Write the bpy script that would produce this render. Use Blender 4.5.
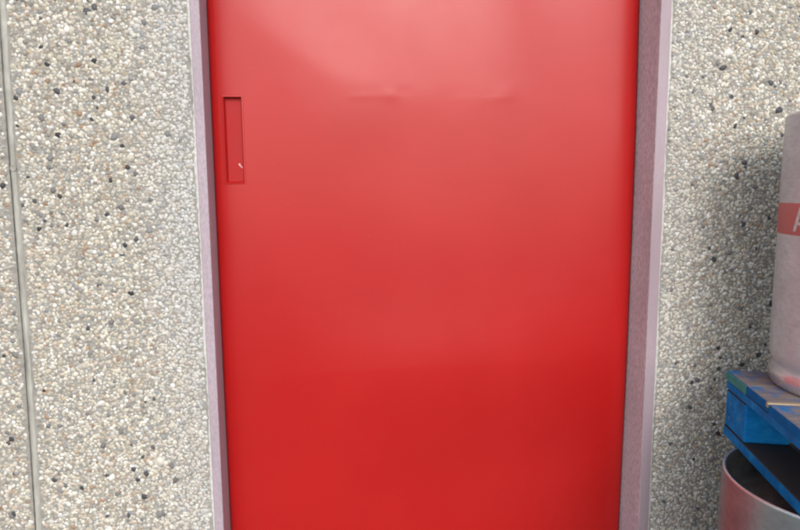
import bpy, bmesh, math, random
import numpy as np
from mathutils import Matrix, Vector

for o in list(bpy.data.objects):
    bpy.data.objects.remove(o)
S = bpy.context.scene
COL = S.collection
R = math.radians
rnd = random.Random(7)

# ------------------------------------------------------------------ camera
cam_d = bpy.data.cameras.new("camera")
cam = bpy.data.objects.new("camera", cam_d)
COL.objects.link(cam)
cam_d.sensor_fit = 'HORIZONTAL'
cam_d.sensor_width = 36.0
cam_d.lens = 27.0
cam_d.clip_start = 0.02
cam_d.clip_end = 3000
rot = Matrix(((0.996566, 0.017923, -0.08084),
              (-0.082427, 0.121787, -0.989128),
              (-0.007883, 0.992394, 0.122846)))
cam.matrix_world = Matrix.Translation((0, -1.45, 1.214)) @ rot.to_4x4()
S.camera = cam
S.render.resolution_x = 1024
S.render.resolution_y = 678

# ------------------------------------------------------------------ sky, sun, exposure
SUN_EL = R(30)
SUN_ROT = math.pi - R(6)                   # behind the camera, a little to the right
world = bpy.data.worlds.new("World")
S.world = world
world.use_nodes = True
wn = world.node_tree.nodes
wl = world.node_tree.links
wn.clear()
sky = wn.new('ShaderNodeTexSky')
sky.sky_type = 'NISHITA'
sky.sun_disc = False
sky.sun_elevation = SUN_EL
sky.sun_rotation = SUN_ROT
sky.air_density = 1.0
sky.dust_density = 1.5
sky.ozone_density = 1.0
hsv = wn.new('ShaderNodeHueSaturation')      # a bright overcast veil: the blue is mostly gone
hsv.inputs['Saturation'].default_value = 0.42
bg = wn.new('ShaderNodeBackground')
bg.inputs['Strength'].default_value = 0.15
wo = wn.new('ShaderNodeOutputWorld')
wl.new(sky.outputs[0], hsv.inputs['Color'])
wl.new(hsv.outputs[0], bg.inputs['Color'])
wl.new(bg.outputs[0], wo.inputs['Surface'])

sun_d = bpy.data.lights.new("sun", 'SUN')
sun_d.energy = 0.56
sun_d.angle = R(17)
sun_d.color = (1.0, 0.96, 0.9)
sun = bpy.data.objects.new("sun", sun_d)
COL.objects.link(sun)
to_sun = Vector((math.sin(SUN_ROT) * math.cos(SUN_EL), math.cos(SUN_ROT) * math.cos(SUN_EL), math.sin(SUN_EL)))
sun.rotation_euler = to_sun.to_track_quat('Z', 'Y').to_euler()
sun.location = to_sun * 20

S.view_settings.view_transform = 'Standard'
S.view_settings.look = 'None'
S.view_settings.exposure = 0.77
S.view_settings.gamma = 1.0
S.view_settings.use_curve_mapping = False
try:
    S.cycles.filter_width = 2.0
except Exception:
    pass

# ------------------------------------------------------------------ materials
def new_mat(name):
    m = bpy.data.materials.new(name)
    m.use_nodes = True
    nt = m.node_tree
    b = nt.nodes['Principled BSDF']
    return m, nt, b

def node(nt, typ, **kw):
    n = nt.nodes.new(typ)
    for k, v in kw.items():
        if k in n.inputs:
            n.inputs[k].default_value = v
        else:
            setattr(n, k, v)
    return n

def noise(nt, scale, detail=4, rough=0.55, dist=0.0, stretch=None):
    tc = node(nt, 'ShaderNodeTexCoord')
    n = node(nt, 'ShaderNodeTexNoise')
    n.inputs['Scale'].default_value = scale
    n.inputs['Detail'].default_value = detail
    n.inputs['Roughness'].default_value = rough
    n.inputs['Distortion'].default_value = dist
    if stretch:
        mp = node(nt, 'ShaderNodeMapping')
        mp.inputs['Scale'].default_value = stretch
        nt.links.new(tc.outputs['Object'], mp.inputs['Vector'])
        nt.links.new(mp.outputs[0], n.inputs['Vector'])
    else:
        nt.links.new(tc.outputs['Object'], n.inputs['Vector'])
    return n

def ramp(nt, src, stops):
    r = node(nt, 'ShaderNodeValToRGB')
    e = r.color_ramp.elements
    while len(e) < len(stops):
        e.new(0.5)
    for i, (p, c) in enumerate(stops):
        e[i].position = p
        e[i].color = (c[0], c[1], c[2], 1) if not isinstance(c, (int, float)) else (c, c, c, 1)
    nt.links.new(src, r.inputs[0])
    return r

def mix(nt, fac, a, b, mode='MIX'):
    m = node(nt, 'ShaderNodeMix')
    m.data_type = 'RGBA'
    m.blend_type = mode
    for sock, v in ((m.inputs[0], fac), (m.inputs[6], a), (m.inputs[7], b)):
        if hasattr(v, 'links') or hasattr(v, 'is_linked'):
            nt.links.new(v, sock)
        elif isinstance(v, (int, float)):
            sock.default_value = v
        else:
            sock.default_value = (v[0], v[1], v[2], 1)
    return m.outputs[2]

def bump(nt, b, src, strength, dist):
    bp = node(nt, 'ShaderNodeBump')
    bp.inputs['Strength'].default_value = strength
    bp.inputs['Distance'].default_value = dist
    nt.links.new(src, bp.inputs['Height'])
    nt.links.new(bp.outputs[0], b.inputs['Normal'])
    return bp

def mat_mortar():
    m, nt, b = new_mat('grey_mortar')
    n1 = noise(nt, 60, 6, 0.7)
    n2 = noise(nt, 5, 3)
    c1 = ramp(nt, n1.outputs[0], [(0.3, (0.20, 0.19, 0.17)), (0.7, (0.40, 0.385, 0.35))])
    c = mix(nt, 0.35, c1.outputs[0], ramp(nt, n2.outputs[0], [(0.35, (0.40, 0.36, 0.30)), (0.65, (0.50, 0.49, 0.46))]).outputs[0])
    nt.links.new(c, b.inputs['Base Color'])
    b.inputs['Roughness'].default_value = 0.92
    n3 = noise(nt, 700, 5, 0.7)
    bump(nt, b, n3.outputs[0], 0.5, 0.001)
    return m

def mat_far_aggregate(name='exposed_aggregate', z_from=None):
    m, nt, b = new_mat(name)
    tc = node(nt, 'ShaderNodeTexCoord')
    v = node(nt, 'ShaderNodeTexVoronoi')
    v.inputs['Scale'].default_value = 115
    nt.links.new(tc.outputs['Object'], v.inputs['Vector'])
    sep = node(nt, 'ShaderNodeSeparateColor')
    nt.links.new(v.outputs['Color'], sep.inputs[0])
    c = ramp(nt, sep.outputs[0], [(0.0, (0.05, 0.05, 0.055)), (0.02, (0.25, 0.22, 0.2)), (0.3, (0.46, 0.42, 0.35)), (0.6, (0.54, 0.51, 0.45)), (1.0, (0.70, 0.68, 0.62))])
    edge = ramp(nt, v.outputs['Distance'], [(0.35, 0.0), (0.75, 1.0)])
    cc = mix(nt, edge.outputs[0], c.outputs[0], (0.30, 0.285, 0.25))
    inv = ramp(nt, v.outputs['Distance'], [(0.0, 1.0), (0.8, 0.0)])
    height = inv.outputs[0]
    if z_from is not None:
        sp = node(nt, 'ShaderNodeSeparateXYZ')
        nt.links.new(tc.outputs['Object'], sp.inputs[0])
        gt = node(nt, 'ShaderNodeMath', operation='GREATER_THAN')
        gt.inputs[1].default_value = z_from
        nt.links.new(sp.outputs[2], gt.inputs[0])
        n1 = noise(nt, 60, 6, 0.7)
        c1 = ramp(nt, n1.outputs[0], [(0.3, (0.20, 0.19, 0.17)), (0.7, (0.40, 0.385, 0.35))])
        n3 = noise(nt, 700, 5, 0.7)
        cc = mix(nt, gt.outputs[0], c1.outputs[0], cc)
        height = mix(nt, gt.outputs[0], n3.outputs[0], height)
    nt.links.new(cc, b.inputs['Base Color'])
    b.inputs['Roughness'].default_value = 0.85
    bump(nt, b, height, 0.7, 0.003 if z_from is None else 0.002)
    return m

def mat_pebble():
    m, nt, b = new_mat('river_pebbles')
    a = node(nt, 'ShaderNodeAttribute')
    a.attribute_name = 'stone'
    n1 = noise(nt, 420, 4, 0.6)
    f = ramp(nt, n1.outputs[0], [(0.3, 0.78), (0.7, 1.1)])
    c = mix(nt, 1.0, a.outputs['Color'], f.outputs[0], 'MULTIPLY')
    nt.links.new(c, b.inputs['Base Color'])
    b.inputs['Roughness'].default_value = 0.55
    b.inputs['Specular IOR Level'].default_value = 0.4
    n3 = noise(nt, 1500, 2, 0.6)
    bump(nt, b, n3.outputs[0], 0.2, 0.0004)
    return m

def mat_red():
    m, nt, b = new_mat('red_satin_paint')
    n1 = noise(nt, 3.0, 4, 0.55)
    c = ramp(nt, n1.outputs[0], [(0.35, (0.39, 0.007, 0.0065)), (0.65, (0.42, 0.009, 0.0085))])
    n4 = noise(nt, 90, 6, 0.75, 0.4)
    dust = ramp(nt, n4.outputs[0], [(0.60, 0.0), (0.80, 0.10)])
    cc = mix(nt, dust.outputs[0], c.outputs[0], (0.62, 0.30, 0.28))
    nt.links.new(cc, b.inputs['Base Color'])
    n2 = noise(nt, 7, 5, 0.6)
    r = ramp(nt, n2.outputs[0], [(0.3, 0.29), (0.7, 0.34)])
    nt.links.new(r.outputs[0], b.inputs['Roughness'])
    b.inputs['Specular IOR Level'].default_value = 0.36
    n3 = noise(nt, 260, 3, 0.6)
    bump(nt, b, n3.outputs[0], 0.09, 0.0006)
    return m

def mat_frame(name, lo, hi, grime_and_shade, gmax, edge0):
    m, nt, b = new_mat(name)
    n1 = noise(nt, 9, 5, 0.6, 0.0, (1, 1, 0.3))
    c = ramp(nt, n1.outputs[0], [(0.3, lo), (0.7, hi)])
    n2 = noise(nt, 190, 5, 0.75, 0.0, (1, 1, 0.4))
    g = ramp(nt, n2.outputs[0], [(edge0, gmax), (0.60, 0.0)])
    cc = mix(nt, g.outputs[0], c.outputs[0], grime_and_shade)
    nt.links.new(cc, b.inputs['Base Color'])
    b.inputs['Roughness'].default_value = 0.6
    bump(nt, b, n2.outputs[0], 0.35, 0.0012)
    return m

def mat_sealant():
    m, nt, b = new_mat('grey_sealant')
    n1 = noise(nt, 26, 5, 0.65, 0.3, (1, 1, 0.35))
    c = ramp(nt, n1.outputs[0], [(0.32, (0.26, 0.25, 0.22)), (0.66, (0.46, 0.45, 0.41))])
    nt.links.new(c.outputs[0], b.inputs['Base Color'])
    b.inputs['Roughness'].default_value = 0.65
    bump(nt, b, n1.outputs[0], 0.4, 0.002)
    return m

def mat_dark():
    m, nt, b = new_mat('dark_void')
    n1 = noise(nt, 30, 3)
    c = ramp(nt, n1.outputs[0], [(0.3, (0.01, 0.01, 0.01)), (0.7, (0.025, 0.022, 0.02))])
    nt.links.new(c.outputs[0], b.inputs['Base Color'])
    b.inputs['Roughness'].default_value = 0.9
    return m

def mat_steel(name, rough, lo, hi):
    m, nt, b = new_mat(name)
    n1 = noise(nt, 14, 6, 0.7, 0.6)
    c = ramp(nt, n1.outputs[0], [(0.3, lo), (0.7, hi)])
    n2 = noise(nt, 40, 5, 0.7, 0.0, (1, 1, 3.5))
    dirt = ramp(nt, n2.outputs[0], [(0.45, 0.0), (0.80, 0.35)])
    cc = mix(nt, dirt.outputs[0], c.outputs[0], (0.20, 0.18, 0.17))
    nt.links.new(cc, b.inputs['Base Color'])
    b.inputs['Metallic'].default_value = 0.65 if rough < 0.3 else 0.28
    r = ramp(nt, n2.outputs[0], [(0.3, rough), (0.75, rough + 0.17)])
    nt.links.new(r.outputs[0], b.inputs['Roughness'])
    n3 = noise(nt, 9, 3)
    bump(nt, b, n3.outputs[0], 0.10, 0.004)
    return m

def mat_band():
    m, nt, b = new_mat('red_keg_band_paint')
    n1 = noise(nt, 160, 6, 0.75)
    c = ramp(nt, n1.outputs[0], [(0.25, (0.34, 0.27, 0.26)), (0.48, (0.44, 0.12, 0.11)), (0.75, (0.50, 0.17, 0.15))])
    nt.links.new(c.outputs[0], b.inputs['Base Color'])
    b.inputs['Roughness'].default_value = 0.5
    return m

def mat_letter():
    m, nt, b = new_mat('worn_white_lettering')
    n1 = noise(nt, 160, 6, 0.75)
    c = ramp(nt, n1.outputs[0], [(0.3, (0.35, 0.32, 0.31)), (0.6, (0.62, 0.60, 0.58))])
    nt.links.new(c.outputs[0], b.inputs['Base Color'])
    b.inputs['Roughness'].default_value = 0.55
    return m

def mat_blue():
    m, nt, b = new_mat('blue_pallet_paint')
    n1 = noise(nt, 22, 6, 0.7, 0.2, (0.4, 1, 1))
    c = ramp(nt, n1.outputs[0], [(0.25, (0.002, 0.08, 0.26)), (0.55, (0.002, 0.19, 0.52)), (0.75, (0.02, 0.34, 0.70))])
    n2 = noise(nt, 60, 6, 0.8)
    w = ramp(nt, n2.outputs[0], [(0.60, 0.0), (0.72, 0.6)])
    cc = mix(nt, w.outputs[0], c.outputs[0], (0.22, 0.19, 0.14))
    # faces that look up coloured near black, standing in for shade inside the pallet
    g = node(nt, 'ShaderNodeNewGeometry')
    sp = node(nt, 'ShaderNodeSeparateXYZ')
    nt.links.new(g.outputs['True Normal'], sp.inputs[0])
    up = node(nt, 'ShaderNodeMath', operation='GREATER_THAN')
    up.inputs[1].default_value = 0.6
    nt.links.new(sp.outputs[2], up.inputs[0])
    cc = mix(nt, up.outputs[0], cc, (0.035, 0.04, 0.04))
    nt.links.new(cc, b.inputs['Base Color'])
    b.inputs['Roughness'].default_value = 0.75
    b.inputs['Specular IOR Level'].default_value = 0.2
    n3 = noise(nt, 120, 4, 0.6, 0.0, (0.15, 1, 1))
    bump(nt, b, n3.outputs[0], 0.4, 0.002)
    return m

def mat_deck():
    """boards worn to bare wood on top, blue paint left on edges and ends"""
    m, nt, b = new_mat('worn_deck_wood')
    g = node(nt, 'ShaderNodeNewGeometry')
    sp = node(nt, 'ShaderNodeSeparateXYZ')
    nt.links.new(g.outputs['True Normal'], sp.inputs[0])
    n1 = noise(nt, 16, 6, 0.7, 0.8, (0.35, 3.0, 1))
    wood = ramp(nt, n1.outputs[0], [(0.25, (0.10, 0.070, 0.048)), (0.5, (0.27, 0.205, 0.15)), (0.75, (0.40, 0.32, 0.23))])
    n2 = noise(nt, 30, 5, 0.7)
    paint = ramp(nt, n2.outputs[0], [(0.3, (0.002, 0.085, 0.25)), (0.6, (0.003, 0.14, 0.40)), (0.8, (0.02, 0.24, 0.30))])
    n3 = noise(nt, 11, 5, 0.7)
    wear = ramp(nt, n3.outputs[0], [(0.36, 0.0), (0.50, 0.85)])
    up = node(nt, 'ShaderNodeMath', operation='GREATER_THAN')
    up.inputs[1].default_value = 0.6
    nt.links.new(sp.outputs[2], up.inputs[0])
    mu = node(nt, 'ShaderNodeMath', operation='MULTIPLY')
    nt.links.new(up.outputs[0], mu.inputs[0])
    nt.links.new(wear.outputs[0], mu.inputs[1])
    cc = mix(nt, mu.outputs[0], paint.outputs[0], wood.outputs[0])
    nt.links.new(cc, b.inputs['Base Color'])
    b.inputs['Roughness'].default_value = 0.85
    b.inputs['Specular IOR Level'].default_value = 0.15
    bump(nt, b, n1.outputs[0], 0.6, 0.002)
    return m

def mat_green_paint():
    m, nt, b = new_mat('mossy_teal_paint')
    n1 = noise(nt, 40, 5, 0.7)
    c = ramp(nt, n1.outputs[0], [(0.3, (0.02, 0.15, 0.17)), (0.6, (0.04, 0.26, 0.22)), (0.8, (0.12, 0.28, 0.16))])
    nt.links.new(c.outputs[0], b.inputs['Base Color'])
    b.inputs['Roughness'].default_value = 0.8
    return m

def mat_wood():
    m, nt, b = new_mat('raw_pale_wood')
    n1 = noise(nt, 30, 6, 0.7, 0.5, (0.3, 2, 2))
    c = ramp(nt, n1.outputs[0], [(0.3, (0.30, 0.21, 0.12)), (0.7, (0.52, 0.42, 0.27))])
    nt.links.new(c.outputs[0], b.inputs['Base Color'])
    b.inputs['Roughness'].default_value = 0.75
    return m

def mat_ground():
    m, nt, b = new_mat('yard_concrete')
    n1 = noise(nt, 0.6, 6, 0.6)
    n2 = noise(nt, 40, 5, 0.7)
    c1 = ramp(nt, n1.outputs[0], [(0.3, (0.27, 0.265, 0.25)), (0.7, (0.37, 0.36, 0.34))])
    c2 = ramp(nt, n2.outputs[0], [(0.3, 0.8), (0.7, 1.1)])
    cc = mix(nt, 1.0, c1.outputs[0], c2.outputs[0], 'MULTIPLY')
    nt.links.new(cc, b.inputs['Base Color'])
    b.inputs['Roughness'].default_value = 0.85
    bump(nt, b, n2.outputs[0], 0.4, 0.003)
    return m

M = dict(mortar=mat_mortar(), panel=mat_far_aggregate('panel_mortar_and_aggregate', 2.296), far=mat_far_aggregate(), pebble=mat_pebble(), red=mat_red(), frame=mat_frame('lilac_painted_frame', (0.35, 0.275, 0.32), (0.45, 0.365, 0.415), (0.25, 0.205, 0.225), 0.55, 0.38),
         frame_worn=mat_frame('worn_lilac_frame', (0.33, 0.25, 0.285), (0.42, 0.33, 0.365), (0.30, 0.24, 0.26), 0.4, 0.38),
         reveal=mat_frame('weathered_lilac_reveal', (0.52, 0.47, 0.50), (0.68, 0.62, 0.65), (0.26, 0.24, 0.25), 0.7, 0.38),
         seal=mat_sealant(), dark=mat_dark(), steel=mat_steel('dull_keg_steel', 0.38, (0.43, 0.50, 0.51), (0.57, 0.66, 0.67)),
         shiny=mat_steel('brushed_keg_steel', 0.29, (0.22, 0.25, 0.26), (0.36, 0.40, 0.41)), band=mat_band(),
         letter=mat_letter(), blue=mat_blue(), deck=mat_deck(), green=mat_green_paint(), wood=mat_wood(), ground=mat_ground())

# ------------------------------------------------------------------ helpers
def obj(name, bm, mats, parent=None, smooth=False):
    me = bpy.data.meshes.new(name)
    bmesh.ops.recalc_face_normals(bm, faces=bm.faces[:])
    bm.to_mesh(me)
    bm.free()
    for m_ in (mats if isinstance(mats, (list, tuple)) else [mats]):
        me.materials.append(m_)
    if smooth:
        me.polygons.foreach_set('use_smooth', [True] * len(me.polygons))
    o = bpy.data.objects.new(name, me)
    COL.objects.link(o)
    if parent:
        o.parent = parent
    return o

def thing(name, label, cat, loc=(0, 0, 0), rz=0.0, group=None):
    o = bpy.data.objects.new(name, None)
    o.empty_display_size = 0.1
    COL.objects.link(o)
    o.location = loc
    o.rotation_euler = (0, 0, rz)
    o['label'] = label
    o['category'] = cat
    if group:
        o['group'] = group
    return o

def add_box(bm, x0, x1, y0, y1, z0, z1, bevel=0.0, seg=2, mi=0):
    r = bmesh.ops.create_cube(bm, size=1.0)
    vs = r['verts']
    for v in vs:
        v.co = Vector((x0 + (v.co.x + 0.5) * (x1 - x0), y0 + (v.co.y + 0.5) * (y1 - y0), z0 + (v.co.z + 0.5) * (z1 - z0)))
    fs = {f for v in vs for f in v.link_faces}
    for f in fs:
        f.material_index = mi
    if bevel:
        es = list({e for v in vs for e in v.link_edges})
        bmesh.ops.bevel(bm, geom=es, offset=bevel, segments=seg, profile=0.5, affect='EDGES')

def box_obj(name, dims, mat, parent, bevel=0.0, seg=2):
    bm = bmesh.new()
    add_box(bm, *dims, bevel=bevel, seg=seg)
    return obj(name, bm, mat, parent)

def lathe(bm, prof, seg=96, close=False):
    rings = []
    for r_, z in prof:
        if r_ < 1e-6:
            rings.append([bm.verts.new((0, 0, z))])
        else:
            rings.append([bm.verts.new((r_ * math.cos(2 * math.pi * k / seg), r_ * math.sin(2 * math.pi * k / seg), z)) for k in range(seg)])
    for a, b_ in zip(rings, rings[1:]):
        for k in range(seg):
            k2 = (k + 1) % seg
            if len(a) == 1 and len(b_) == 1:
                continue
            if len(a) == 1:
                bm.faces.new((a[0], b_[k], b_[k2]))
            elif len(b_) == 1:
                bm.faces.new((a[k], a[k2], b_[0]))
            else:
                bm.faces.new((a[k], a[k2], b_[k2], b_[k]))

m_, nt, bb = new_mat('dull_nail')
nn = noise(nt, 200, 3)
cr = ramp(nt, nn.outputs[0], [(0.3, (0.02, 0.10, 0.22)), (0.7, (0.10, 0.24, 0.38))])
nt.links.new(cr.outputs[0], bb.inputs['Base Color'])
bb.inputs['Roughness'].default_value = 0.5
M['nail'] = m_

# ------------------------------------------------------------------ ground
bm = bmesh.new()
bmesh.ops.create_grid(bm, x_segments=8, y_segments=8, size=1500)
g = obj('ground', bm, M['ground'])
g.location.z = 0.035
g['kind'] = 'structure'

# ------------------------------------------------------------------ wall
OX0, OX1, OTOP = -0.353, 0.778, 2.12         # door opening
JZ = [0.0, 0.394, 0.848, 1.245, 1.467, 1.637, 1.9, 3.2]
JX = [-0.783, -0.7765, -0.767, -0.7635, -0.761, -0.757, -0.753, -0.735]
def joint_x(z):
    return float(np.interp(z, JZ, JX))
JW = 0.0085                                   # half width of the joint

wall = thing('aggregate_wall', 'pebble-faced concrete wall on both sides of the red door', 'wall')

def panel(name, pts, mat, y0=0.0, y1=0.18):
    bm = bmesh.new()
    f_ = [bm.verts.new((x, y0, z)) for x, z in pts]
    b_ = [bm.verts.new((x, y1, z)) for x, z in pts]
    bm.faces.new(f_)
    bm.faces.new(b_[::-1])
    n = len(pts)
    for i in range(n):
        j = (i + 1) % n
        bm.faces.new((f_[i], f_[j], b_[j], b_[i]))
    return obj(name, bm, mat, wall)

H = 3.2
RZ0, RZ1, RX0, RX1 = 0.02, 2.3, -1.35, 1.75    # where the pebbles are real
left_edge = [(joint_x(z) - JW, z) for z in JZ]
right_edge = [(joint_x(z) + JW, z) for z in JZ]
panel('wall_panel', [(RX0, 0)] + left_edge[:-1] + [(joint_x(H) - JW, H), (RX0, H)], M['panel'])
panel('wall_panel', right_edge[::-1] + [(OX0, 0), (OX0, H)], M['panel'])
panel('wall_panel', [(OX1, 0), (RX1, 0), (RX1, H), (OX1, H)], M['panel'])
panel('wall_panel', [(OX0, OTOP), (OX1, OTOP), (OX1, H), (OX0, H)], M['panel'])
panel('wall_panel', [(-6, 0), (RX0, 0), (RX0, H), (-6, H)], M['far'])
panel('wall_panel', [(RX1, 0), (8, 0), (8, H), (RX1, H)], M['far'])
box_obj('coping', (-6, 8, -0.03, 0.21, H + 0.002, H + 0.07), M['mortar'], wall, 0.006)

# sealant bead: a lumpy strip lying a little back in the joint, with a proud ridge
bm = bmesh.new()
N = 260
prev = None
for i in range(N + 1):
    z = H * i / N
    x = joint_x(z)
    wob = 0.0016 * math.sin(z * 9.1 + 1) + 0.0008 * math.sin(z * 31 + 2) + 0.0009 * rnd.uniform(-1, 1)
    w = 0.0058 + 0.0012 * math.sin(z * 5.3) + 0.0012 * rnd.uniform(-1, 1)
    d = 0.0015 + 0.0012 * math.sin(z * 13) + 0.0005 * rnd.uniform(-1, 1)
    xs = [x - JW, x - JW + 0.001, x + wob - w, x + wob - w * 0.4, x + wob + w * 0.5, x + wob + w, x + JW - 0.001, x + JW]
    ys = [0.006, 0.005, 0.004, d, d + 0.0004, 0.004, 0.0055, 0.006]
    row = [bm.verts.new((a, b_, z)) for a, b_ in zip(xs, ys)]
    if prev:
        for k in range(7):
            bm.faces.new((prev[k], prev[k + 1], row[k + 1], row[k]))
    prev = row
obj('joint_sealant', bm, M['seal'], wall, True)
# burst bubble in the bead
bm = bmesh.new()
segs, tube = 16, 8
zc = 1.272
for a in range(segs):
    for b_ in range(tube):
        A, B = 2 * math.pi * a / segs, 2 * math.pi * b_ / tube
        rr = 0.0058 + 0.0016 * math.cos(B)
        bm.verts.new((joint_x(zc) + rr * math.cos(A), 0.0005 - 0.0012 * math.sin(B), zc + 1.1 * rr * math.sin(A)))
bm.verts.ensure_lookup_table()
for a in range(segs):
    for b_ in range(tube):
        bm.faces.new([bm.verts[i] for i in (a * tube + b_, ((a + 1) % segs) * tube + b_, ((a + 1) % segs) * tube + (b_ + 1) % tube, a * tube + (b_ + 1) % tube)])
obj('sealant_bubble', bm, M['seal'], wall, True)

# ---- pebbles: tens of thousands of small stones pressed into the mortar
def pebble_field():
    g_ = np.random.default_rng(11)
    sp = 0.0080
    nx = int((RX1 - RX0) / sp)
    nz = int((RZ1 - RZ0) / (sp * 0.88))
    ix, iz = np.meshgrid(np.arange(nx), np.arange(nz))
    x = RX0 + (ix + 0.5 * (iz % 2)) * sp
    z = RZ0 + iz * sp * 0.88
    x = (x + g_.uniform(-0.40, 0.40, x.shape) * sp).ravel()
    z = (z + g_.uniform(-0.40, 0.40, z.shape) * sp).ravel()
    n = len(x)
    r = 0.00445 * np.exp(g_.normal(0, 0.17, n))
    u = g_.uniform(0, 1, n)
    big = u > 0.972
    r[big] *= g_.uniform(1.25, 1.65, big.sum())
    big2 = g_.uniform(0, 1, n) < 0.04
    r[big2] *= 1.35
    jx = np.interp(z, JZ, JX)
    keep = np.ones(n, bool)
    keep &= np.abs(x - jx) > (JW + r * 0.75 + np.where(x < jx, 0.006, 0.001) * g_.uniform(0.2, 1.2, n))
    ins = (x > OX0 - 0.004 - r) & (x < OX1 + 0.004 + r) & (z < OTOP + r)
    keep &= ~ins
    keep &= (g_.uniform(0, 1, n) > 0.015)
    keep &= (x > RX0 + 0.004) & (x < RX1 - 0.004)
    x, z, r, u = x[keep], z[keep], r[keep], u[keep]
    n = len(x)
    # drop stones that a clearly larger neighbour swallows
    # colours
    pal = np.array([(0.66, 0.63, 0.55), (0.58, 0.53, 0.44), (0.72, 0.705, 0.67), (0.48, 0.44, 0.365), (0.42, 0.41, 0.38),
                    (0.48, 0.385, 0.29), (0.54, 0.47, 0.41), (0.30, 0.28, 0.25), (0.36, 0.24, 0.16), (0.33, 0.35, 0.37)])
    pr = np.array([0.20, 0.16, 0.14, 0.14, 0.12, 0.07, 0.09, 0.06, 0.02, 0.02])
    idx = g_.choice(len(pal), n, p=pr / pr.sum())
    c = pal[idx] * g_.uniform(0.78, 1.16, (n, 1))
    # regional drift: warmer and greyer patches in the mix
    drift = 0.5 + 0.5 * np.sin(x * 5.1 + 1.3) * np.sin(z * 3.7 + 0.4)
    c *= (1 - 0.06 * drift)[:, None]
    c *= np.array([1.0, 0.995, 0.98])
    dk = u > 0.992
    c[dk] = np.array([0.045, 0.045, 0.05]) * g_.uniform(0.6, 2.0, (dk.sum(), 1))
    md = (u > 0.980) & ~dk
    c[md] = np.array([0.22, 0.215, 0.21]) * g_.uniform(0.7, 1.3, (md.sum(), 1))
    # cement haze left on the stones next to the door frame
    dd = np.minimum(np.abs(x - OX0), np.abs(x - OX1))
    hz = np.clip(1.25 - dd / 0.13, 0, 1) * np.where(x < 0.2, 0.95, 0.45) * (0.75 + 0.25 * np.sin(z * 6.3 + 1.0) * np.sin(z * 2.1))
    hz = (hz * g_.uniform(0.5, 1.0, n))[:, None]
    c = c * (1 - hz) + np.array([0.54, 0.54, 0.54]) * hz
    c = np.clip(c, 0.02, 0.85)
    K = 7
    ang0 = g_.uniform(0, 2 * np.pi, n)
    asp = g_.uniform(1.0, 1.5, n)
    th = ang0[:, None] + (np.arange(K) * 2 * np.pi / K)[None, :] + g_.uniform(-0.22, 0.22, (n, K))
    rad = g_.uniform(0.82, 1.14, (n, K))
    ex = np.cos(th) * rad * np.sqrt(asp)[:, None]
    ez = np.sin(th) * rad / np.sqrt(asp)[:, None]
    ph = g_.uniform(0, np.pi, n)[:, None]
    px = ex * np.cos(ph) - ez * np.sin(ph)
    pz = ex * np.sin(ph) + ez * np.cos(ph)
    h = r * g_.uniform(0.25, 0.58, n)
    tx = g_.uniform(-0.22, 0.22, n)
    tz = g_.uniform(-0.22, 0.22, n)
    V = np.zeros((n, 2 * K + 1, 3))
    V[:, 0, 0] = x + tx * r
    V[:, 0, 1] = -h
    V[:, 0, 2] = z + tz * r
    m_ = 0.74
    V[:, 1:K + 1, 0] = x[:, None] + r[:, None] * px * m_ + (tx * r * 0.5)[:, None]
    V[:, 1:K + 1, 2] = z[:, None] + r[:, None] * pz * m_ + (tz * r * 0.5)[:, None]
    V[:, 1:K + 1, 1] = -h[:, None] * g_.uniform(0.62, 0.86, (n, K))
    V[:, K + 1:, 0] = x[:, None] + r[:, None] * px
    V[:, K + 1:, 2] = z[:, None] + r[:, None] * pz
    V[:, K + 1:, 1] = 0.0006
    k = np.arange(K)
    k2 = (k + 1) % K
    tri = [(0, 1 + a, 1 + b) for a, b in zip(k, k2)]
    for a, b in zip(k, k2):
        tri.append((1 + a, K + 1 + a, K + 1 + b))
        tri.append((1 + a, K + 1 + b, 1 + b))
    tri = np.array(tri)
    F = (tri[None] + (np.arange(n) * (2 * K + 1))[:, None, None]).reshape(-1, 3)
    me = bpy.data.meshes.new('pebbles')
    me.vertices.add(n * (2 * K + 1))
    me.vertices.foreach_set('co', V.reshape(-1))
    nf = len(F)
    me.loops.add(nf * 3)
    me.loops.foreach_set('vertex_index', F.reshape(-1).astype(np.int32))
    me.polygons.add(nf)
    me.polygons.foreach_set('loop_start', (np.arange(nf) * 3).astype(np.int32))
    me.polygons.foreach_set('use_smooth', np.ones(nf, bool))
    at = me.color_attributes.new('stone', 'FLOAT_COLOR', 'POINT')
    cc = np.ones((n, 2 * K + 1, 4), np.float32)
    cc[:, :, :3] = c[:, None, :]
    at.data.foreach_set('color', cc.reshape(-1))
    me.update(calc_edges=True)
    me.validate()
    me.materials.append(M['pebble'])
    o = bpy.data.objects.new('pebbles', me)
    COL.objects.link(o)
    o.parent = wall
    o['kind'] = 'stuff'
    print('pebbles', n, nf)
pebble_field()

# ------------------------------------------------------------------ door
door = thing('metal_door', 'red painted steel door with a recessed pull, set in a lilac frame', 'door', (0.2075, 0.085, 0.0))
DX = 0.2075
def dxy(x):      # world x -> door-local x
    return x - DX
LX0, LX1 = -0.3360, 0.7475                       # leaf edges
HX0, HX1, HZ0, HZ1 = -0.3040, -0.2620, 1.238, 1.444   # finger pocket opening
LTOP = OTOP - 0.03

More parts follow.
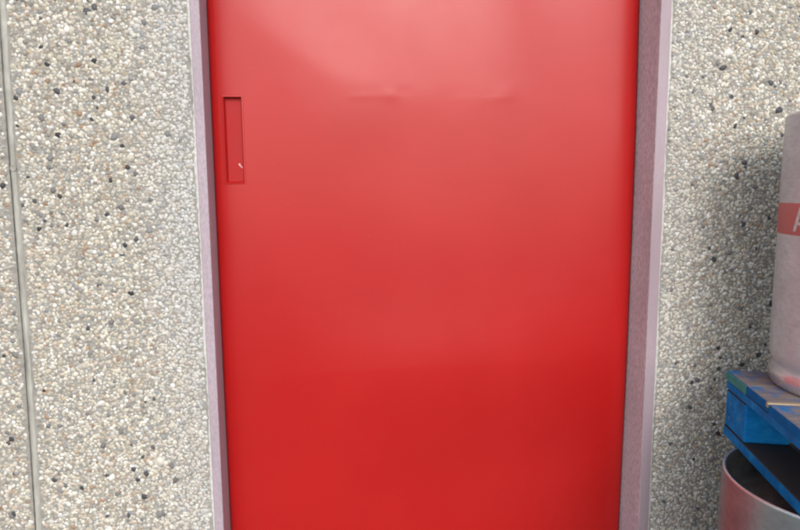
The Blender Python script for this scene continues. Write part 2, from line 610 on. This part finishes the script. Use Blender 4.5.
def leaf_depth(x, z):
    """thin sheet steel that has been knocked about: metres towards the viewer (+)"""
    d = 0.0
    def crease(t, k):           # smooth change of slope by 1 at t = 0 over about k
        return k * math.log1p(math.exp(max(-40, min(40, t / k))))
    # crease across at about 1.46, higher towards both sides
    zc1 = 1.448 + 0.62 * crease(0.04 - x, 0.035) - 0.26 * crease(x - 0.48, 0.11) + 0.006 * math.sin(x * 19)
    d += -0.070 * crease(z - zc1, 0.012)
    # fold at about 0.78
    zc2 = 0.738 + 0.018 * math.sin(x * 4 + 0.5) + 0.10 * max(0.0, x - 0.45)
    d += -0.040 * crease(zc2 - z, 0.020)
    # pressed lines left along the folds
    m1 = max(0.0, min(1.0, (x + 0.30) / 0.1)) * max(0.0, min(1.0, (0.58 - x) / 0.1))
    q1 = 0.25 + 0.55 * math.sin(x * 21 + 0.4) + 0.35 * math.sin(x * 53)
    zr = 1.446 + 0.003 * math.sin(x * 15)
    d += 0.00045 * m1 * max(0.0, q1) * math.exp(-((z - zr) / 0.0085) ** 2)
    d += 0.0002 * m1 * math.exp(-((z - zc2) / 0.011) ** 2)
    d += 0.011 * math.exp(-((x - 0.24) / 0.34) ** 2 - ((z - 0.725) / 0.17) ** 2)
    d += 0.0028 * math.exp(-((x - 0.0) / 0.17) ** 2 - ((z - 1.42) / 0.10) ** 2)
    # broad oil-canning
    d += 0.0022 * math.sin(x * 5.2 + 0.9) * math.sin(z * 3.9 + 0.6)
    d += 0.0009 * math.sin(x * 11.3 + z * 3.0 + 2.0) * math.sin(z * 8.1 - x * 2.2)
    # small dings on the upper crease
    for (cx, cz, a, s) in ((0.105, 1.450, 0.0009, 0.014), (0.135, 1.456, -0.0005, 0.012), (0.40, 1.458, 0.0008, 0.020), (-0.14, 1.47, 0.0006, 0.030), (0.26, 1.44, -0.0006, 0.03)):
        d += a * math.exp(-((x - cx) ** 2 + 1.8 * (z - cz) ** 2) / (2 * s * s))
    return d

def build_leaf():
    bm = bmesh.new()
    xs = sorted(set([LX0 + (LX1 - LX0) * i / 110 for i in range(111)] + [HX0, HX1, HX0 - 0.004, HX1 + 0.004]))
    zs = sorted(set([0.012 + (LTOP - 0.012) * i / 420 for i in range(421)] + [HZ0, HZ1, HZ0 - 0.004, HZ1 + 0.004]))
    def clean(v, hard):
        out = []
        for t in v:
            if t in hard or all(abs(t - h_) > 0.0022 for h_ in hard):
                out.append(t)
        return out
    xs = clean(xs, [HX0, HX1, HX0 - 0.004, HX1 + 0.004, LX0, LX1])
    zs = clean(zs, [HZ0, HZ1, HZ0 - 0.004, HZ1 + 0.004])
    zm = (HZ0 + HZ1) / 2
    base = leaf_depth(-0.283, zm)
    def Y(x, z):
        d = leaf_depth(x, z) - 0.5 * (leaf_depth(LX0, z) + leaf_depth(LX1, z)) * 0.0
        # keep it level round the pocket
        wx = max(0.0, HX0 - 0.02 - x, x - HX1 - 0.02)
        wz = max(0.0, HZ0 - 0.02 - z, z - HZ1 - 0.02)
        t = min(1.0, math.hypot(wx, wz) / 0.08)
        t = t * t * (3 - 2 * t)
        d = base + (d - base) * t
        d -= base
        e = max(0.0, min(1.0, min(x - LX0, LX1 - x) / 0.30))
        d *= 0.35 + 0.65 * e * e * (3 - 2 * e)
        # folded edges turn back
        e = min(x - LX0, LX1 - x)
        if e < 0.004:
            d -= 0.004 * (1 - e / 0.004) ** 2.2
        if e < 0.065:
            d -= 0.0036 * (1 - e / 0.065) ** 2
        return -d
    grid = [[bm.verts.new((dxy(x), Y(x, z), z)) for x in xs] for z in zs]
    for j in range(len(zs) - 1):
        for i in range(len(xs) - 1):
            if xs[i] >= HX0 - 1e-6 and xs[i + 1] <= HX1 + 1e-6 and zs[j] >= HZ0 - 1e-6 and zs[j + 1] <= HZ1 + 1e-6:
                continue
            bm.faces.new((grid[j][i], grid[j][i + 1], grid[j + 1][i + 1], grid[j + 1][i]))
    # returns at the edges
    for col, s in ((0, -1), (-1, 1)):
        pts = [row[col] for row in grid]
        bk = [bm.verts.new((p.co.x, 0.052, p.co.z)) for p in pts]
        for a in range(len(pts) - 1):
            bm.faces.new((pts[a], pts[a + 1], bk[a + 1], bk[a]))
    return obj('door_leaf', bm, M['red'], door, True)
leaf = build_leaf()
box_obj('door_core', (dxy(OX0) , dxy(OX1), 0.056, 0.076, 0.0, OTOP), M['dark'], door)

# finger pocket: a lipped pan
bm = bmesh.new()
a, b_, c_, d_ = dxy(HX0), dxy(HX1), HZ0, HZ1
def ring(off, y):
    return [bm.verts.new((a - off, y, c_ - off)), bm.verts.new((b_ + off, y, c_ - off)), bm.verts.new((b_ + off, y, d_ + off)), bm.verts.new((a - off, y, d_ + off))]
rings = [ring(0.0048, 0.0003), ring(0.0040, -0.0013), ring(0.0012, -0.0016), ring(0.0, 0.0), ring(-0.0010, 0.0100), ring(-0.003, 0.0125)]
for r0, r1 in zip(rings, rings[1:]):
    for k in range(4):
        bm.faces.new((r0[k], r0[(k + 1) % 4], r1[(k + 1) % 4], r1[k]))
bm.faces.new(rings[-1])
bm.faces.ensure_lookup_table()
for f in bm.faces[12:]:
    f.material_index = 1
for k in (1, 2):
    bm.faces[12 + k].material_index = 2  # right and top inner walls take a darker red
m_, nt, bb = new_mat('rubbed_red_paint')
nn = noise(nt, 120, 5, 0.7, 0.0, (1, 1, 0.4))
cr = ramp(nt, nn.outputs[0], [(0.35, (0.42, 0.009, 0.010)), (0.75, (0.36, 0.02, 0.02))])
nt.links.new(cr.outputs[0], bb.inputs['Base Color'])
bb.inputs['Roughness'].default_value = 0.5
bb.inputs['Specular IOR Level'].default_value = 0.25
M['pocket'] = m_
m_, nt, bb = new_mat('dark_red_edge')
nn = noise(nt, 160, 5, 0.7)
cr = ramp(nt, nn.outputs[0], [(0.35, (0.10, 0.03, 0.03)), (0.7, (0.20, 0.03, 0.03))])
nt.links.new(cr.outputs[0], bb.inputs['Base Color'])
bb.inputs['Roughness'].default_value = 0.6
M['pocket_dark'] = m_
pocket = obj('handle', bm, [M['red'], M['pocket'], M['pocket_dark']], door)
# a chip in the paint inside the pocket
bm = bmesh.new()
pts = [(-0.2770, 1.2830), (-0.2735, 1.2855), (-0.2700, 1.2790), (-0.2660, 1.2745), (-0.2675, 1.2728), (-0.2725, 1.2768)]
f_ = [bm.verts.new((dxy(x), 0.0115, z)) for x, z in pts]
b2 = [bm.verts.new((dxy(x), 0.0124, z)) for x, z in pts]
bm.faces.new(f_)
for i in range(len(pts)):
    j = (i + 1) % len(pts)
    bm.faces.new((f_[i], f_[j], b2[j], b2[i]))
m_, nt, bb = new_mat('pale_undercoat')
nn = noise(nt, 300, 3)
cr = ramp(nt, nn.outputs[0], [(0.3, (0.55, 0.22, 0.21)), (0.7, (0.75, 0.50, 0.48))])
nt.links.new(cr.outputs[0], bb.inputs['Base Color'])
M['chip'] = m_
chip = obj('paint_chip', bm, M['chip'], pocket)

# frame: two jambs and a head
def jamb(pts, inner, mats):
    """pts: plan outline (x, local y), counter-clockwise; the face from point `inner` to the next is the weathered reveal"""
    bm = bmesh.new()
    n = len(pts)
    lo = [bm.verts.new((dxy(x), y, 0.0)) for x, y in pts]
    hi = [bm.verts.new((dxy(x), y, OTOP)) for x, y in pts]
    bm.faces.new(lo[::-1])
    bm.faces.new(hi)
    for i in range(n):
        j = (i + 1) % n
        f = bm.faces.new((lo[i], lo[j], hi[j], hi[i]))
        if i == inner:
            f.material_index = 1
    bmesh.ops.bevel(bm, geom=[e for e in bm.edges if abs(e.verts[0].co.z - e.verts[1].co.z) > 1], offset=0.002, segments=3, profile=0.5, affect='EDGES')
    return obj('door_jamb', bm, mats, door)
jamb([(OX0, -0.089), (-0.3310, -0.089), (-0.3370, 0.0), (-0.3372, 0.055), (OX0, 0.055)], -1, [M['frame']])
jamb([(0.7512, -0.089), (OX1, -0.089), (OX1, 0.055), (0.7488, 0.055), (0.7488, 0.0)], -1, [M['frame_worn'], M['reveal']])
for f in bpy.data.objects['door_jamb.001'].data.polygons:
    if f.normal.x < -0.7:
        f.material_index = 1
box_obj('door_head', (dxy(-0.3368), dxy(0.7484), -0.089, 0.055, OTOP - 0.027, OTOP), M['frame'], door, 0.002)

# cement run out against the frame, a thin uneven fillet belonging to the wall
def fillet(xa, sgn):
    bm = bmesh.new()
    prev = None
    n = 320
    for i in range(n + 1):
        z = OTOP * i / n
        w = 0.0055 + 0.002 * math.sin(z * 17 + sgn) + rnd.uniform(-0.0018, 0.0018)
        row = [bm.verts.new((xa + sgn * 0.0002, -0.0022, z)), bm.verts.new((xa + sgn * w * 0.6, -0.0020 + rnd.uniform(-0.0006, 0.0004), z)), bm.verts.new((xa + sgn * w, 0.0008, z))]
        if prev:
            for k in range(2):
                bm.faces.new((prev[k], prev[k + 1], row[k + 1], row[k]))
        prev = row
    obj('mortar_fillet', bm, M['fillet'], wall, True)
m_, nt, bb = new_mat('pale_cement')
nn = noise(nt, 90, 5, 0.7)
cr = ramp(nt, nn.outputs[0], [(0.3, (0.44, 0.43, 0.40)), (0.7, (0.66, 0.65, 0.62))])
nt.links.new(cr.outputs[0], bb.inputs['Base Color'])
bb.inputs['Roughness'].default_value = 0.9
M['fillet'] = m_
fillet(OX0, -1)
fillet(OX1, 1)

# ------------------------------------------------------------------ kegs
m_, nt, bb = new_mat('shade_dark_collar_inside')  # collar inside coloured dark, standing in for the shade in the recess
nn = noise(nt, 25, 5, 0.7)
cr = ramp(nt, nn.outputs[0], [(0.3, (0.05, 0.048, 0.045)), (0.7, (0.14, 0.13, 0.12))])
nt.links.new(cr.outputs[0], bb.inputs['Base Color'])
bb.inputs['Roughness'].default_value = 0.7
M['grime_and_shade'] = m_
M['rim'] = mat_steel('polished_rim_steel', 0.22, (0.55, 0.55, 0.56), (0.72, 0.72, 0.73))
KH = 0.585
def keg_body_profile():
    p = [(0.186, 0.030), (0.188, 0.004), (0.191, 0.0), (0.196, 0.001), (0.1985, 0.006), (0.200, 0.014), (0.2005, 0.024), (0.1990, 0.033),
         (0.1950, 0.0375), (0.1930, 0.041), (0.1925, 0.045), (0.1950, 0.052), (0.1990, 0.062), (0.2005, 0.075)]
    z = 0.09
    while z < KH - 0.075:
        p.append((0.2005, z))
        z += 0.03
    p += [(0.2005, KH - 0.066), (0.2000, KH - 0.050), (0.1995, KH - 0.030),
          (0.1985, KH - 0.010), (0.1985, KH - 0.004), (0.1965, KH), (0.1930, KH - 0.001), (0.1915, KH - 0.006), (0.1915, KH - 0.052),
          (0.180, KH - 0.062), (0.12, KH - 0.050), (0.06, KH - 0.044), (0.045, KH - 0.043), (0.0, KH - 0.043)]
    return p

def make_keg(loc, rz, label, mat, band, fade=None):
    t = thing('beer_keg', label, 'keg', loc, rz, 'steel kegs stacked with a pallet between them')
    bm = bmesh.new()
    lathe(bm, keg_body_profile(), 128)
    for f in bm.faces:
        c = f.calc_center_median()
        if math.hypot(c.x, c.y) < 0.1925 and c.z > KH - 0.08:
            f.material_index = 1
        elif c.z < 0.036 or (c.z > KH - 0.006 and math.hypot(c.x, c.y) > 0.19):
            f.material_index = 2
    obj('keg_body', bm, [mat, M['grime_and_shade'], M['rim']], t, True)
    bm = bmesh.new()
    lathe(bm, [(0.034, KH - 0.0445), (0.034, KH - 0.034), (0.030, KH - 0.030), (0.024, KH - 0.030), (0.022, KH - 0.037), (0.0, KH - 0.037)], 32)
    obj('valve', bm, mat, t, True)
    if band:
        z0, z1 = 0.332, 0.398
        bm = bmesh.new()
        lathe(bm, [(0.2006, z0), (0.2009, z0 + 0.0006), (0.2009, z1 - 0.0006), (0.2006, z1)], 128)
        bd = obj('band', bm, M['band'], t, True)
        # letter A wrapped on the band; strokes are 4-point bars in (arc, height)
        bm = bmesh.new()
        def bar(p0, p1, w):
            n = 6
            dx, dz = p1[0] - p0[0], p1[1] - p0[1]
            rows = []
            for i in range(n + 1):
                s = p0[0] + dx * i / n
                h_ = p0[1] + dz * i / n
                row = []
                for q in (-w / 2, w / 2):
                    aa = (s + q) / 0.2012
                    row.append(bm.verts.new((0.2012 * math.cos(aa), 0.2012 * math.sin(aa), h_)))
                rows.append(row)
            for u_, v_ in zip(rows, rows[1:]):
                bm.faces.new((u_[0], u_[1], v_[1], v_[0]))
        def hbar(s0, s1, h0, h1):
            n = 6
            rows = []
            for i in range(n + 1):
                aa = (s0 + (s1 - s0) * i / n) / 0.2013
                rows.append([bm.verts.new((0.2013 * math.cos(aa), 0.2013 * math.sin(aa), q)) for q in (h0, h1)])
            for u_, v_ in zip(rows, rows[1:]):
                bm.faces.new((u_[0], u_[1], v_[1], v_[0]))
        ca = LETTER_ANG * 0.2012
        hb, ht = z0 + 0.008, z1 - 0.008
        bar((ca, hb), (ca + 0.016, ht), 0.009)
        bar((ca + 0.032, hb), (ca + 0.0162, ht), 0.009)
        hbar(ca + 0.007, ca + 0.026, hb + 0.013, hb + 0.020)
        obj('lettering', bm, M['letter'], bd)
    return t

LETTER_ANG = R(175)
PAL_RZ = -math.atan2(0.083, 0.340)        # skewed a few degrees off the wall
PA = Vector((0.890, -0.127, 0))            # back left corner of the upper pallet
PT = 0.784
ux = Vector((math.cos(PAL_RZ), math.sin(PAL_RZ), 0))
uy = Vector((math.sin(PAL_RZ), -math.cos(PAL_RZ), 0))

def make_pallet(origin, label, seed):
    """local x runs away from the door, local -y towards the yard, origin at back left corner, z at the underside"""
    q = random.Random(seed)
    t = thing('wooden_pallet', label, 'pallet', origin, PAL_RZ)
    nail_mesh = None
    LX, LY, T = 1.2, 1.0, 0.160
    # bottom boards (three, along y), blocks, stringer boards (three, along y)
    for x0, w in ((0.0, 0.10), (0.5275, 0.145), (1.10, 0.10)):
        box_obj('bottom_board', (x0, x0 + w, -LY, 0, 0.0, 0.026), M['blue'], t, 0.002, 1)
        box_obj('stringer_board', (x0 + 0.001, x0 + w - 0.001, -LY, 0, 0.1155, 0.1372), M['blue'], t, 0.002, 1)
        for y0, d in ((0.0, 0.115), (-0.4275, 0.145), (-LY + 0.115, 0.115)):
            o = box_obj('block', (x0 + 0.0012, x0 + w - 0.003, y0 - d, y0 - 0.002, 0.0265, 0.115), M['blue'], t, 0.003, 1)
            if x0 == 0.0:
                for ny, nz in ((0.028, 0.052), (0.034, 0.088), (d - 0.03, 0.07)):
                    if nail_mesh is None:
                        bmn = bmesh.new()
                        bmesh.ops.create_cone(bmn, cap_ends=True, segments=10, radius1=0.0042, radius2=0.0036, depth=0.0016)
                        nh = obj('nail_head', bmn, M['nail'], o)
                        nail_mesh = nh.data
                    else:
                        nh = bpy.data.objects.new('nail_head', nail_mesh)
                        COL.objects.link(nh)
                        nh.parent = o
                    nh.location = (x0 + 0.0008, y0 - ny, nz)
                    nh.rotation_euler = (0, math.pi / 2, 0)
    y = 0.0
    i = 0
    while y > -LY + 0.08:
        w = (0.120, 0.104, 0.14)[i] if i < 3 else (0.145 if i % 2 == 0 else 0.10)
        sk = q.uniform(-0.004, 0.004)
        ex = q.uniform(-0.002, 0.004)
        if i == 0:
            ex, sk = 0.0, 0.0
        if i == 2:
            ex = 0.006
        bm = bmesh.new()
        add_box(bm, -ex, LX + q.uniform(-0.004, 0.004), -w / 2, w / 2, 0.1375, 0.1595, bevel=0.0025, seg=2)
        for v in bm.verts:
            v.co.z += 0.0012 * math.sin(v.co.x * 9 + i)
        o = obj('deck_board', bm, [M['deck']], t)
        o.location = (0, y - w / 2, 0.0)
        o.rotation_euler = (0, 0, sk)
        if i == 0:
            o['label'] = 'back deck board with a mossy teal end'
            bmp = bmesh.new()
            add_box(bmp, -0.0030, -0.0006, -w / 2 + 0.002, w / 2 - 0.003, 0.1385, 0.1585, 0.0008, 1)
            obj('end_paint', bmp, M['green'], o)
        if i == 2:
            o['label'] = 'deck board sticking out with a split pale edge'
            bmp = bmesh.new()
            add_box(bmp, -ex - 0.001, 0.30, w / 2 + 0.0002, w / 2 + 0.010, 0.152, 0.1615, 0.001, 1)
            obj('splinter', bmp, M['wood'], o)
        y -= w + (0.002, 0.010)[i] if i < 2 else w + 0.022
        i += 1
    return t

make_pallet((PA.x, PA.y, PT - 0.1605), 'blue wooden pallet with bare deck boards, lying on one keg and carrying another', 3)
make_keg((1.113, -0.30, PT), 0.0, 'steel keg with a red lettered band, standing on the blue pallet', M['steel'], True)
K2 = make_keg((0.965, -0.375, PT - 0.1605 - KH - 0.001), 0.6, 'steel keg under the blue pallet, its dark open collar showing', M['shiny'], False)
for a_, b2_, lab in ((1.45, -0.50, 'steel keg at the back of the lower layer, right of the open-collared keg'),):
    make_keg((a_, b2_, PT - 0.1605 - KH - 0.001), 0.6, lab, M['shiny'], False)
